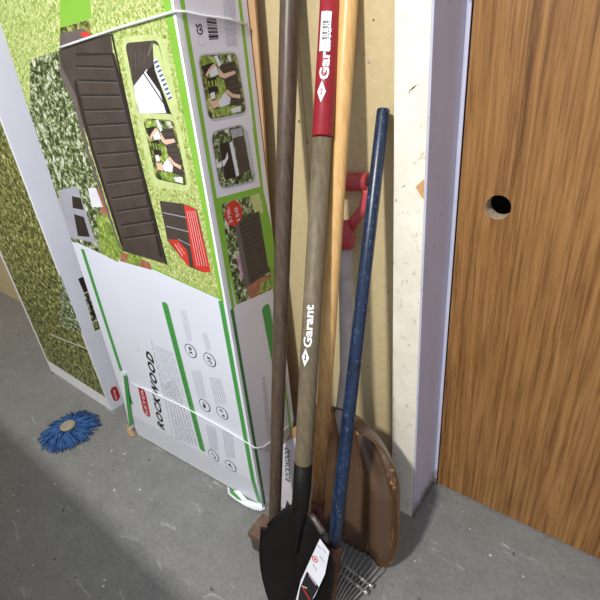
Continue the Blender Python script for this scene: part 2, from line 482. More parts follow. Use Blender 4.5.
# ---- front artwork
f = front
f.poly([(0, 0), (-WB, 0), (-WB, HB), (0, HB)], 'card_white')
yb0 = f.uv(229, 303)[1]; yb1 = f.uv(78, 243)[1]; ybm = f.uv(150, 268)[1]; um = f.uv(150, 268)[0]
f.poly([(0, yb0), (um, ybm), (-WB, yb1+.03), (-WB, HB), (0, HB)], 'lime')
f.poly([(-.018, yb0+.006), (um, ybm+.006), (-WB, yb1+.036), (-WB, HB), (-.028, HB), (-.028, 1.1)], 'grass')
# upper picture band above strap
f.px([(60, 45), (76, 41), (95, 34), (88, 20), (60, 28)], 'hedge')
f.px([(60, 46), (76, 42), (88, 38), (84, 28), (60, 34)], 'slatrim')
f.px([(80, 33), (88, 31), (92, 38), (86, 40)], 'label_red')
f.px([(60, -40), (85, -48), (92, 18), (60, 28)], 'lime')
# garden left of the storage box
f.px([(30, 60), (77, 44), (84, 130), (122, 252), (118, 262), (98, 252), (78, 243), (30, 232)], 'leaf')
f.px([(60, 190), (77, 186), (84, 205), (96, 243), (72, 238), (60, 232)], 'greyink')
f.px([(74, 214), (84, 217), (90, 237), (78, 236)], 'slatline')
f.px([(72, 196), (81, 198), (84, 210), (73, 208)], 'slatline')
f.px([(96, 190), (102, 188), (109, 214), (102, 216)], 'brick'); f.px([(88, 188), (96, 188), (103, 207), (92, 207)], 'pwhite')
f.px([(96, 216), (107, 214), (124, 252), (118, 262), (101, 253)], 'leaf_lime')
f.px([(122, 252), (136, 256), (150, 263), (152, 270), (120, 261)], 'brick')
f.px([(130, 252), (142, 257), (140, 266), (126, 262)], 'leaf_lime')
# storage box picture
f.px([(60, 50), (76, 42), (111, 34), (113, 52), (136, 147), (147, 190), (166, 264), (123, 251), (92, 150), (60, 60)], 'slat')
f.px([(60, 62), (76, 96), (89, 150), (118, 240), (123, 251), (119, 247), (86.5, 152), (74, 104), (60, 74)], 'slatrim')
f.px([(76, 53), (114, 53), (115, 55), (76, 56)], 'slatline')
f.px([(112, 55), (115, 55), (150, 200), (163, 257), (160, 256), (147, 202)], 'slatline')
f.px([(76, 78), (94, 150), (124, 246), (121, 245), (91, 150), (74, 84)], 'slatline')
ll = [(76.5, 66), (78, 80), (81, 95), (84, 110), (88, 125), (91.5, 139), (97, 154), (102, 168), (107, 183), (112, 198), (117, 211), (121, 225), (124, 238)]
rl = [(114, 67), (117, 81), (120, 95), (124, 109), (127, 123), (130.5, 137), (134, 151), (138, 165), (142, 178), (146, 193), (150, 206), (154, 220), (157.5, 233), (160, 246)]
for a, b in zip(ll, rl): f.line(a, b, .0042, 'slatline'); f.line((a[0]+.5, a[1]+1.8), (b[0]+.5, b[1]+1.8), .0016, 'slatrim')
f.px([(111, 34), (113, 34), (138, 150), (168, 265), (166, 264), (136, 150)], 'slatline')
# photo 1 (lid and towel)
q1 = [(125, 43), (158.5, 40), (175, 116), (139, 114)]
f.rpx([(120, 37), (164, 34), (181, 121), (135, 119)], 'palelime', .03)
f.rpx(q1, 'slat', .014)
f.px([(134, 86), (147, 69), (162, 93), (167.5, 113), (140, 113.5), (136, 100)], 'pwhite')
f.px([(146, 72), (154, 64), (172, 108), (171, 115), (167, 114.5), (160, 92)], 'slatline')
f.px([(153, 43), (159, 46), (173, 100), (174, 114), (172, 115), (155, 70), (153.5, 55)], 'palelime')
f.px([(153.5, 60), (157, 58), (172, 96), (172, 100), (168, 98), (158, 78)], 'pwhite')
for i in range(9):
    t = i/8; f.line((154.5+t*14, 63+t*36), (158+t*14, 61+t*36), .0038, 'navy')
f.line((148, 56), (153, 42), .006, 'slatrim')
f.line((143, 72), (171, 114), .003, 'slatline')
for i in range(5): f.line((132+i*4.2, 80-i*6), (131+i*4.5, 50), .0013, 'slatrim')
# photo 2 (two seated children)
def people(f, q):
    def P(s, t):
        a = clipq(q[0], q[1], s); b = clipq(q[3], q[2], s); return clipq(a, b, t)
    f.rpx(q, 'hedge', .014)
    def pp(l, m): f.px([P(s, t) for s, t in l], m)
    pp([(.04, .05), (.40, .03), (.42, .18), (.04, .16)], 'leaf_lime')
    pp([(.04, .16), (.38, .12), (.40, .20), (.20, .32), (.06, .30)], 'slatline')
    pp([(.52, .17), (.93, .13), (.95, .90), (.60, .90)], 'slat')
    for k in range(9): f.line(P(.56, .2+k*.08), P(.94, .17+k*.08), .0014, 'slatline')
    pp([(.40, .02), (.50, .02), (.56, .17), (.48, .2)], 'pwhite'); pp([(.5, .02), (.93, .02), (.93, .12), (.56, .16)], 'leaf')
    pp([(.20, .22), (.42, .18), (.46, .32), (.22, .34)], 'pwhite')
    pp([(.10, .30), (.24, .20), (.36, .14), (.40, .18), (.22, .27), (.14, .34)], 'skin')
    pp([(.46, .20), (.58, .32), (.88, .29), (.90, .34), (.58, .40), (.46, .36)], 'skin')
    pp([(.10, .37), (.38, .34), (.42, .58), (.12, .62)], 'slatline')
    for k in range(3): pp([(.13+k*.09, .4), (.18+k*.09, .4), (.18+k*.09, .5), (.13+k*.09, .5)], 'leaf_lime')
    pp([(.38, .36), (.56, .42), (.58, .66), (.36, .70)], 'leaf_lime')
    pp([(.14, .60), (.26, .58), (.26, .68), (.14, .70)], 'pwhite')
    pp([(.30, .76), (.52, .62), (.66, .72), (.60, .82), (.34, .84)], 'pwhite')
    pp([(.12, .72), (.30, .72), (.34, .82), (.14, .84)], 'skin')
    pp([(.52, .62), (.62, .58), (.72, .66), (.92, .70), (.90, .76), (.70, .72), (.60, .66)], 'skin')
    pp([(.14, .86), (.60, .84), (.90, .88), (.86, .98), (.22, .98)], 'leaf_lime')
    pp([(.60, .90), (.88, .88), (.86, .97), (.64, .97)], 'pwhite')
f.rpx([(136, 113), (178, 114), (193, 192), (152, 187)], 'palelime', .03)
people(f, [(143, 118), (174, 120), (188, 186), (156, 179)])
# dark label with red flag
f.rpx([(159.5, 200.5), (185, 204), (197, 209), (211, 272), (204, 272.5), (188, 266), (168, 241)], 'slat', .008)
f.line((163, 212.5), (187, 217.5), .0022, 'greyink'); f.line((166, 226), (190, 232), .0022, 'greyink'); f.line((178, 239), (194, 247), .0022, 'greyink')
f.rpx([(184, 204), (196, 209), (211, 272), (204, 272.5), (194, 267)], 'label_red', .004)
f.rpx([(168, 239), (178, 240), (187, 250), (190, 266.5), (187, 265)], 'label_red', .004)
for i in range(5):
    x = 187+i*2; f.line((x, 211), (x+10.5+i*.4, 266), .0011, 'pwhite')
f.line((175, 244), (183, 256), .002, 'pwhite'); f.line((177.5, 243.5), (185, 254), .0012, 'pwhite')
# solid lime edge
f.poly([(-.018, yb0), (-.030, HB), (-.004, HB), (-.004, yb0)], 'lime')
f.poly([(0, yb0), (-.0075, yb0), (-.0075, HB), (0, HB)], 'card_edge')
# lower white zone
f.line((82.5, 249), (132, 404), .018, 'green'); 
f.poly([(-.026, 0), (-.010, 0), (-.010, yb0), (-.026, yb0)], 'green')
f.poly([(0, 0), (-.0045, 0), (-.0045, yb0), (0, yb0)], 'card_edge')
f.poly([(0, .0), (-WB, .0), (-WB, .012), (0, .012)], 'card_edge')
# ribbon
a = f.uv(164.5, 302); b = f.uv(203, 451)
d = (V(b)-V(a)).normalized(); t = V((-d.y, d.x))*.0125
f.poly(rounded([tuple(V(a)-t), tuple(V(a)+t), tuple(V(b)+t), tuple(V(b)-t)], .011), 'green')
for k in range(22):
    s0 = clipq((166, 309), (201, 444), k/22+.006); s1 = clipq((166, 309), (201, 444), k/22+.032); f.line(s0, s1, .0042, 'dgreen')
# lettering

def vtext(f, txt, a, b, h, m, shear=0, bold=0, space=1): f.text(txt, f.uv(*a), f.uv(*b), h, m, shear, bold, space)
vtext(f, 'ROCKWOOD', (165, 431), (153, 354), .036, 'ink', .25, .045, 1.12)
def capsule(f, a, b, r, m):
    a = V(f.uv(*a)); b = V(f.uv(*b)); g = math.atan2((b-a).y, (b-a).x)
    f.poly([tuple(b+V((math.cos(g-1.5708+k*.31416), math.sin(g-1.5708+k*.31416)))*r) for k in range(11)] + [tuple(a+V((math.cos(g+1.5708+k*.31416), math.sin(g+1.5708+k*.31416)))*r) for k in range(11)], m)
ka = V(f.uv(148.5, 415)); kb = V(f.uv(143, 390)); kd = (kb-ka); kt = V((-kd.y, kd.x)).normalized()*.0068
def cap_uv(f, a, b, r, m):
    g = math.atan2((b-a).y, (b-a).x)
    f.poly([tuple(b+V((math.cos(g-1.5708+k*.31416), math.sin(g-1.5708+k*.31416)))*r) for k in range(11)] + [tuple(a+V((math.cos(g+1.5708+k*.31416), math.sin(g+1.5708+k*.31416)))*r) for k in range(11)], m)
cap_uv(f, ka+kd*.08+kt, ka+kd*.92+kt, .0190, 'logo')
vtext(f, 'KETER', (148.5, 415), (143, 390), .0136, 'pwhite', 0, .012, 1.05)
vtext(f, 'TM', (139.5, 352), (139, 348), .006, 'greyink')
def rows(f, q, n, m, wd, gaps=True):
    """faint unreadable print, in lines that run along the panel's height"""
    for i in range(n):
        t = (i+.5)/n; a = clipq(q[0], q[1], t); b = clipq(q[3], q[2], t)
        k = 0.0
        while k < 1:
            L = random.uniform(.04, .12); e = min(1, k+L); f.line(clipq(a, b, k), clipq(a, b, e), wd, m); k = e+.018
rows(f, [(150, 341), (153, 340), (170, 413), (167, 414)], 1, 'greyink', .003)
rows(f, [(155, 345), (173, 352), (199, 447), (171, 437)], 8, 'faint', .0026)
rows(f, [(164, 385), (175, 378), (199, 447), (176, 438)], 6, 'greyink', .0022)
rows(f, [(180, 310), (186, 310), (193, 340), (187, 341)], 3, 'faint', .002)
rows(f, [(202, 333), (207, 333), (212, 350), (207, 351)], 3, 'faint', .002)
rows(f, [(191, 370), (201, 370), (207, 397), (198, 398)], 5, 'faint', .0026)
rows(f, [(209, 377), (221, 378), (228, 404), (216, 404)], 6, 'faint', .0026)
rows(f, [(206, 424), (216, 428), (219, 450), (210, 449)], 5, 'faint', .0026)
rows(f, [(222, 430), (233, 433), (236, 458), (226, 457)], 5, 'faint', .0026)
for i, (x, y) in enumerate(((191, 350.5), (210, 359.5), (205, 405), (222.5, 412.5), (214, 455), (231, 465.5))):
    c = f.uv(x, y); R = .0225
    def ring(r, m): f.poly([(c[0]+r*math.cos(6.28318*k/28), c[1]+r*math.sin(6.28318*k/28)) for k in range(28)], m)
    ring(R, 'ink'); ring(R-.0022, 'card_white')
    def g(pts): f.poly([(c[0]+p*.001, c[1]+q*.001) for p, q in pts], 'ink')
    def ln(p, q, w_=2.4):
        d = V((q[0]-p[0], q[1]-p[1])).normalized(); t = V((-d.y, d.x))*w_/2
        g([(p[0]+t.x, p[1]+t.y), (p[0]-t.x, p[1]-t.y), (q[0]-t.x, q[1]-t.y), (q[0]+t.x, q[1]+t.y)])
    if i == 0:
        for a, b in (((-6, 9), (5, 12)), ((-6, 3), (5, 6)), ((-6, 9), (5, 6)), ((5, 12), (5, 2)), ((-7, -4), (6, -8)), ((-6, -10), (3, -3)), ((3, -3), (6, -11))): ln(a, b, 3)
    elif i == 1:
        for a, b in (((-9, 10), (-2, 6)), ((-8, 2), (4, 8)), ((6, 8), (8, 2)), ((-8, -4), (0, -8)), ((2, -2), (9, -8)), ((-2, -12), (8, -12)), ((-4, 6), (2, -2))): ln(a, b, 3.4)
    elif i == 2:
        g([(-8, -9), (2, -12), (5, 1), (-6, 4)]); ln((-5, 3), (-2, 11), 2.4); ln((-2, 11), (5, 9), 2.4); ln((5, 9), (4, 1), 2.4)
    elif i == 3:
        g([(-4, -12), (8, -14), (9, -4), (2, -6)]); g([(-10, 10), (0, 12), (6, 6), (-4, 4)]); ln((0, 2), (6, 0), 1.6)
    elif i == 4:
        g([(0, -12), (9, -13), (8, -2), (3, -3)]); ln((4, -4), (-4, 6), 4); ln((-9, 4), (-2, 9), 3.4)
    else:
        g([(-10, 0), (-4, 10), (4, 6), (0, -4)]); ln((0, 0), (10, -8), 3.6); ln((-2, -6), (6, -12), 1.8)
front.build('front_panel', box_top, (-WB, 0, 0, HB))

# ---- right-hand side artwork
f = side
f.poly([(0, 0), (DB, 0), (DB, HB), (0, HB)], 'card_side')
f.poly([(0, 0), (.006, 0), (.006, HB), (0, HB)], 'card_edge')
# green zone
f.px([(214, 199), (262, 186), (285, 283), (236, 305)], 'lime')
f.px([(221, 204), (250, 196), (262, 240), (275, 288), (248, 300), (238, 304), (229, 262)], 'leaf')
f.px([(250, 196), (259, 193), (265, 212), (255, 215)], 'palelime')
f.px([(236, 256), (243, 253), (249, 275), (241, 279)], 'pink_flower')
f.px([(246, 285), (274, 272), (276, 286), (250, 299)], 'brick'); f.px([(262, 282), (274, 276), (276, 286), (258, 294)], 'leaf_lime')
f.px([(236, 220), (259, 211), (269, 272), (248, 286)], 'slat')
f.px([(234, 221), (238, 219), (250, 285), (245, 287)], 'slatrim')
for k in range(13):
    t = (k+.5)/13; f.line(clipq((239.5, 222), (250, 283), t), clipq((257.5, 215), (266.5, 271), t), .0022, 'slatline')
f.disc(233.5, 213.5, .029, 'label_red', 30)
vtext(f, '570L', (232.5, 222), (229, 206.5), .011, 'pwhite', 0, .006)
vtext(f, '150', (240, 219.5), (237, 206.5), .011, 'pwhite', 0, .006)
# green lines
vb = f.uv(235, 303)[1]
f.poly([(.0135, vb-.01), (.0245, vb-.01), (.0245, HB), (.0135, HB)], 'lime')
f.poly([(.008, 0.01), (.019, 0.01), (.019, vb-.01), (.008, vb-.01)], 'dgreen')
f.poly([(DB-.027, .0), (DB-.017, .0), (DB-.017, HB), (DB-.027, HB)], 'lime')
f.line((253, 128), (274, 282), .004, 'lime')
# GS mark, bar code, small print
vtext(f, 'GS', (203.5, 35), (201.5, 23.5), .017, 'ink', 0, .03)
c = f.uv(201, 41); f.poly([(c[0]+.009*math.cos(k*.3927), c[1]+.009*math.sin(k*.3927)) for k in range(16)], 'faint'); f.poly([(c[0]+.0075*math.cos(k*.3927), c[1]+.0075*math.sin(k*.3927)) for k in range(16)], 'card_side')
bars = [(0, .06), (.09, .04), (.16, .10), (.30, .03), (.36, .03), (.44, .08), (.55, .03), (.61, .09), (.74, .03), (.80, .12), (.95, .05)]
for a, h in bars:
    p0 = clipq((206, 17), (209, 40), a); p1 = clipq((206, 17), (209, 40), a+h)
    r0 = clipq((216, 19), (218.5, 39), a); r1 = clipq((216, 19), (218.5, 39), a+h)
    f.px([p0, r0, r1, p1], 'ink')
rows(f, [(221, -20), (234, -20), (237, 46), (226, 46)], 8, 'faint', .0024)
# rounded pictures
def scale_q(q, k):
    cx = sum(p[0] for p in q)/4; cy = sum(p[1] for p in q)/4
    return [(cx+(p[0]-cx)*k, cy+(p[1]-cy)*k) for p in q]
q = [(198, 56), (236, 53), (246, 112), (209, 120)]
f.rpx(scale_q(q, 1.06), 'faint', .02); people(f, q)
q = [(211, 133), (243, 125), (255, 180), (220, 188)]
f.rpx(scale_q(q, 1.05), 'greyink', .02); f.rpx(q, 'leaf', .018)
f.px([(219, 144), (231, 141), (238, 177), (225, 180)], 'slatline'); f.px([(233, 139), (243, 135), (250, 169), (240, 176)], 'slat')
f.px([(229, 143), (232, 141), (239, 175), (236, 177)], 'pwhite'); f.px([(243, 129), (247, 130), (254, 172), (252, 176), (250, 168)], 'faint')
f.px([(216, 165), (225, 159), (227, 152), (228, 158), (224, 166), (217, 168)], 'pwhite'); f.line((219, 147), (224, 178), .003, 'slatrim')
f.px([(230, 130), (240, 128), (243, 134), (232, 139)], 'greyink')
# lower ribbon and faint print
a, b = f.uv(265, 305), f.uv(281, 392)
dv = (V(b)-V(a)).normalized(); t = V((-dv.y, dv.x))*.016
f.poly(rounded([tuple(V(a)-t), tuple(V(a)+t), tuple(V(b)+t), tuple(V(b)-t)], .014), 'green')
rows(f, [(261, 378), (265, 376), (272, 440), (268, 446)], 3, 'faint', .0024)
rows(f, [(283, 380), (289, 372), (292, 410), (286, 430)], 4, 'greyink', .0022)
side.build('side_panel', box_top, (0, DB, 0, HB))

# straps round the carton
def strap(pts, wd=.005, name='strap', parent=box_top, mat='card_edge'):
    bm = bmesh.new()
    tube(bm, pts, [wd/2]*len(pts), 8, True, 0)
    return finish(bm, name, mat, parent)
def fp(x, y, o=.0035): u, v = front.uv(x, y); return P0 - w*u + U*v + NF*(o-front.dep(v))
def sp(x, y, o=.0035): u, v = side.uv(x, y); return P0 - NF*u + U*v - w*o
s1 = strap([fp(60, 48), fp(75, 43), fp(120, 28), fp(176.5, 11.5), sp(183, 12), sp(200, 16), sp(228, 19.5), sp(246, 25)])
s2 = strap([fp(131, 383, .003), fp(152, 391), fp(190, 409), fp(225, 428), fp(256, 447), sp(262, 447), sp(276, 437), sp(288, 425)], .0045)
# torn lower left corner and ragged bottom edge
bm = bmesh.new()
def sheet(bm, pts, nrm, th=.0012, mi=0):
    a = [bm.verts.new(p) for p in pts]; b = [bm.verts.new(p + nrm*th) for p in pts]
    n = len(pts); fs = [bm.faces.new(a), bm.faces.new(b[::-1])]
    for i in range(n): fs.append(bm.faces.new((a[i], a[(i+1) % n], b[(i+1) % n], b[i])))
    for q in fs: q.material_index = mi
    bmesh.ops.recalc_face_normals(bm, faces=fs)
sheet(bm, [fp(121.5, 370, .004), fp(127, 372, .005), fp(134.5, 425, .005), fp(131, 429, .004), fp(125, 400, .004)], NF)
sheet(bm, [fp(125, 374, .0065), fp(128, 375, .0065), fp(134.5, 423, .0065), fp(131, 426, .0065)], NF, .001, 1)
finish(bm, 'torn_flap', ['card_edge', 'green'], box_top)
bm = bmesh.new()
rag = [(228, 486), (233, 490), (240, 490), (248, 499), (257, 502), (264, 504), (266, 508), (262, 510), (255, 509), (246, 505), (236, 499), (229, 493)]
sheet(bm, [on_z(x, y, .004+.004*(i % 3)) + NF*.004 for i, (x, y) in enumerate(rag)], V((0, 0, 1)), .0015)
sheet(bm, [on_z(x, y, .011) + NF*.004 for x, y in ((230, 488), (234, 490), (243, 500), (238, 498), (231, 492))], V((0, 0, 1)), .0008, 1)
finish(bm, 'ragged_edge', ['card_edge', 'green'], box_top)['label'] = 'torn white paper hanging off the bottom edge'
bm = bmesh.new()
sheet(bm, [on_z(x, y, .003) for x, y in ((127, 424), (132, 430), (136, 436), (131, 437), (127, 432))], V((0, 0, 1)), .002)
finish(bm, 'cardboard_tear', ['card_brown'], box_top)

# brown cardboard sheet between carton and wall
yc = (P0 + U*1.2 - NF*(DB+.006)).y
bm = bmesh.new()
cb = [on_y(x, y, YW-.02) for x, y in ((253.5, 0), (259, 60), (262, 110), (266, 170), (268.5, 225))]
bk = nb*math.cos(TH)-V((0, 0, 1))*math.sin(TH)
bx0 = (P0 - NF*(DB+.004))
def cbp(px, py): return on_plane(px, py, bx0, NF)
edge = [(250, -60), (254.5, 0), (259, 60), (262.5, 110), (266, 170), (270, 225), (276, 300), (288, 420), (294, 440)]
pts = [cbp(*e) for e in edge]
lo = bx0 + w*.55 + U*.02; hi = bx0 + w*.55 + U*1.42
pts[-1] = V(pts[-1]); 
sheet(bm, [bx0 + w*.4 + U*1.40] + pts + [bx0 + w*.4 + U*.12], bk, .006)
cbo = finish(bm, 'cardboard_sheet', 'card_brown', None, False, bx0+w*.2)
tag(cbo, 'plain brown cardboard sheet standing between the tall white carton and the beige wall', 'cardboard')

# printed white end flap on the floor behind the pole
o0 = on_z(280, 508); o1 = on_z(300, 500)
fl_b = on_z(278, 511) ; 
bm = bmesh.new()
pp = A0.y + .10
ef = Face(V((on_z(284, 508).x-.02, on_z(284, 508).y, 0)), V((1, 0, 0)), V((0, 0, 1)), V((0, -1, 0)))
ef.px([(276, 512), (277.5, 450), (287, 441), (299, 434), (301, 470), (299, 500), (293, 497), (291, 506), (287, 500), (284, 512)], 'card_side')
vtext(ef, 'ROCKWOOD', (290.5, 483), (289.8, 449.5), .019, 'ink', 0, .03, 1.05)
ef.px([(276, 474), (281, 478), (281, 492), (276, 492)], 'logo')
bmx = ef.bm
eo = ef.build('end_flap', box_top)
eo['label'] = 'white end flap with small ROCKWOOD lettering'
bm = bmesh.new()
sheet(bm, [V((p.x, p.y-.003, p.z)) for p in [on_y(x, y, on_z(284, 508).y) for x, y in ((286, 441), (292, 429), (298, 424), (297, 436))]], V((0, 1, 0)), .0015)
finish(bm, 'torn_corner', 'card_brown', box_top)

# second carton on the left
C0 = on_z(112, 411); W2 = .55; D2 = .255; H2 = 1.45
fr2 = Face(C0, V((1, 0, 0)), V((0, 0, 1)), V((0, -1, 0)))
sd2 = Face(C0, V((0, 1, 0)), V((0, 0, 1)), V((1, 0, 0)))
ct2 = thing('carton', 'white carton with garden pictures standing at the far left, partly behind the tall ROCKWOOD one', 'box', C0)
bm = bmesh.new(); box(bm, (C0.x-W2, C0.y, .0), (C0.x, C0.y+D2, H2)); finish(bm, 'body', 'card_edge', ct2)
f = fr2
f.poly([(-W2, 0), (0, 0), (0, H2), (-W2, H2)], 'card_edge')
z1 = f.uv(90, 389)[1]
f.poly([(-W2+.02, z1+.012), (-.014, z1+.012), (-.014, H2-.02), (-W2+.02, H2-.02)], 'hedge')
f.px([(60, 250), (72, 280), (82, 335), (60, 325)], 'leaf')
f.px([(50, 345), (80, 352), (96, 385), (100, 397), (60, 372)], 'leaf_lime') if False else None
f.line((50, 334), (95, 352), .004, 'card_edge')
fr2.build('front_panel', ct2, (-W2, 0, 0, H2))
f = sd2
f.poly([(0, 0), (D2, 0), (D2, H2), (0, H2)], 'card_white')
f.px([(78, 279), (92, 272), (97, 287), (84, 293)], 'slatline')
f.px([(84, 294), (97, 288), (107, 314), (92, 322)], 'leaf'); f.px([(92, 323), (104, 317), (108, 325), (95, 331)], 'hedge')
f.px([(86, 296), (88, 295), (96, 319), (94, 320)], 'slatline'); f.px([(93, 262), (97, 260), (98, 266), (95, 268)], 'brick')
capsule(f, (116.6, 397.5), (113.9, 390), .016, 'logo')
vtext(f, 'KETER', (117.3, 398.5), (114.8, 389), .009, 'pwhite', 0, .01)
sd2.build('side_panel', ct2, (0, D2, 0, H2))

# ------------------------------------------------------------------ long-handled tools
def line3(top, bot): return V(top), V(bot)
# push broom: brown pole in front, block at the floor
hb0 = on_z(251, 549); 
bt = on_y(290, 0, YW-.035)
bh = .055
sw0 = V((hb0.x, hb0.y, 0))
br = thing('push_broom', 'old brown pole with a brown block head on the floor, left of the black shovel', 'broom', V((hb0.x+.10, hb0.y+.03, 0)))
ang = math.radians(6); ux = V((math.cos(ang), -math.sin(ang)*1.0, 0)); ux = (on_z(262, 556)-hb0).normalized(); uy = V((-ux.y, ux.x, 0))
def blk(bm, x0, x1, y0, y1, z0, z1, bev=.004):
    t = bmesh.new(); box(t, (x0, y0, z0), (x1, y1, z1)); bmesh.ops.bevel(t, geom=list(t.edges), offset=bev, segments=2, affect='EDGES', profile=.5)
    vs = [bm.verts.new(hb0 + ux*v.co.x + uy*v.co.y + V((0, 0, v.co.z))) for v in t.verts]
    for q in t.faces: bm.faces.new([vs[v.index] for v in q.verts])
    t.free()
bm = bmesh.new(); blk(bm, 0, .20, 0, .07, .052, .078); finish(bm, 'head_block', 'block', br)
bm = bmesh.new(); blk(bm, .003, .197, .003, .067, 0, .0515, .003); finish(bm, 'bristles', 'bristle', br)
pb = on_y(275, 512, hb0.y+.045)
pb = on_plane(275, 505, V((0, hb0.y+.055, 0)), V((0, 1, 0)))
bm = bmesh.new(); dd = (bt-pb).normalized()
base = pb - dd*((pb.z-.085)/dd.z) if pb.z > .085 else pb
top = bt + dd*.10
N = 14; pts = [lerp(base, top, i/(N-1)) for i in range(N)]
tube(bm, pts, [.0158+.0048*min(1, i/(N-1)*1.0) for i in range(N)], 14, True, 0); finish(bm, 'handle', 'pole_brown', br)

# round-point shovel
tip = on_z(293, 638)
ht = on_y(330.5, 0, YW-.045)
ax = (ht-tip).normalized()
def ax_at(py):
    lo, hi = 0., 1.8
    for _ in range(40):
        mid = (lo+hi)/2; q = tip+ax*mid - CAMP
        cx = q.dot(right); cy = -q.dot(up); cz = -q.dot(back)
        if 300+F*cy/cz > py: lo = mid
        else: hi = mid
    return lo
L_sock0 = ax_at(512); L_sock1 = ax_at(463); L_red = ax_at(137); L_end = (ht-tip).length + .09
print('shovel: blade len', L_sock0, 'socket', L_sock1, 'red', L_red, 'tip', tip, 'top', ht)
sh = thing('shovel', 'long-handled round-point shovel with black blade, grey handle and red grip sleeve', 'shovel', V((tip.x, tip.y, 0)))
sx = ax.cross(V((0, -1, 0))); sx = V((1, 0, 0)) - ax*ax.x; sx.normalize()   # across the blade
sx = (sx*math.cos(.12) + ax.cross(sx)*math.sin(.12)).normalized()
sn = sx.cross(ax).normalized()                                              # blade normal
if sn.y > 0: sn = -sn
LB = L_sock0 + .005; WH = .099
def outline(v):   # half width at distance v from the tip (0..1)
    if v < .62: return WH*math.sin(min(1, (v/.62))**.85*math.pi/2)
    return WH*(1 - .06*((v-.62)/.38)**2)
bm = bmesh.new(); nu, nv = 29, 34; grid = []
for j in range(nv):
    v = max(.004, j/(nv-1)); hw = outline(v); row = []
    for i in range(nu):
        u = -1+2*i/(nu-1)
        vv = v
        if v > .78: vv = v - (v-.78)/.22*(.30*abs(u)**1.7 if u < 0 else .21*abs(u)**1.15)     # shoulders drop away from the socket
        dish = -.020*(1-u*u)*min(1, v*2.5) + .006*(1-v)
        rib = .012*math.exp(-(u*hw/.016)**2)*max(0, min(1, (v-.25)/.5))
        row.append(bm.verts.new(tip + sx*(u*hw) + ax*(vv*LB) + sn*(dish+rib+.012)))
    grid.append(row)
for j in range(nv-1):
    for i in range(nu-1): bm.faces.new((grid[j][i], grid[j][i+1], grid[j+1][i+1], grid[j+1][i]))
bl = finish(bm, 'blade', 'black', sh, True); so = bl.modifiers.new('s', 'SOLIDIFY'); so.thickness = .0022
# rolled steps
for sgn in (-1, 1):
    bm = bmesh.new(); pts = []
    for k in range(6):
        u = .22+.62*k/5; v = 1-(.30*u**1.7 if sgn < 0 else .21*u**1.15)
        pts.append(tip + sx*(sgn*u*outline(v)) + ax*(v*LB+.001) + sn*(.012-.020*(1-u*u)-.007))
    tube(bm, pts if sgn < 0 else pts[:4], [.0075]*(6 if sgn < 0 else 4), 10, True); finish(bm, 'foot_step', 'black' if sgn < 0 else 'tread', sh)
bm = bmesh.new()
o_ = sn*.006
tube(bm, [tip+ax*(LB*.70)+sn*.008, tip+ax*(LB*.9)+o_, tip+ax*(LB*1.02)+o_*.6, tip+ax*(LB*1.15), tip+ax*L_sock1], [.005, .012, .0195, .0205, .0205], 20); finish(bm, 'socket', 'black', sh)
bm = bmesh.new(); tube(bm, [tip+ax*(L_sock1-.05), tip+ax*(L_sock1), tip+ax*(L_sock1+.004), tip+ax*(L_sock1+.3), tip+ax*(L_red-.002)], [.018, .0182, .0200, .0205, .0185], 24)
hd = finish(bm, 'handle', 'pole_grey', sh)
bm = bmesh.new(); tube(bm, [tip+ax*L_red, tip+ax*(L_red+.003), tip+ax*((L_red+L_end)/2), tip+ax*L_end], [.0195, .0205, .0195, .0195], 24)
sl = finish(bm, 'grip_sleeve', 'red', sh)
# lettering wrapped round the handle, facing the room
def wrap_text(parent, txt, py0, py1, r, h, mat, off=0.0, bold=.02, shear=0, shape=None, name='lettering', lay=.0007):
    l0, l1 = ax_at(py0), ax_at(py1); bm = bmesh.new()
    mid = tip+ax*((l0+l1)/2); vw = (CAMP-mid); vw -= ax*vw.dot(ax); vw.normalize(); rt = vw.cross(ax).normalized()
    if rt.dot(right) < 0: rt = -rt
    def place(x, y):
        a = (-(y-.5)*h + off)/r
        return tip + ax*(l0+(l1-l0)*x) + (vw*math.cos(a)+rt*math.sin(a))*(r+lay)
    if shape: vs, fs = shape
    else: vs, fs = text_mesh(txt, 1, shear, bold, 1.0)
    bv = [bm.verts.new((x, y, 0)) for x, y in vs]
    for q in fs:
        try: bm.faces.new([bv[i] for i in q])
        except ValueError: pass
    for k in range(1, 8):
        bmesh.ops.bisect_plane(bm, geom=list(bm.verts)+list(bm.edges)+list(bm.faces), plane_co=(0, k/8, 0), plane_no=(0, 1, 0))
    for v in bm.verts: v.co = place(v.co.x, v.co.y)
    return finish(bm, name, mat, parent)
DI = ([(0, .5), (.5, 0), (1, .5), (.5, 1)], [(0, 1, 2, 3)])
E2 = ([(.30, .50), (.42, .36), (.50, .44), (.58, .36), (.70, .5), (.62, .58), (.5, .5), (.42, .60)], [(0, 1, 2, 3, 4, 5, 6, 7)])
for l in (wrap_text(sl, 'Garant', 83, 32, .0205, .0185, 'white', -.004, .03),
          wrap_text(sl, '', 105, 84, .0205, .017, 'white', -.007, shape=DI), wrap_text(sl, '', 105, 84, .0205, .017, 'red', -.007, shape=E2, lay=.0011),
          wrap_text(hd, 'Garant', 345, 303, .0205, .0185, 'white', -.006, .03),
          wrap_text(hd, '', 364, 346, .0205, .017, 'white', -.009, shape=DI), wrap_text(hd, '', 364, 346, .0205, .017, 'ink', -.009, shape=E2, lay=.0011)): pass
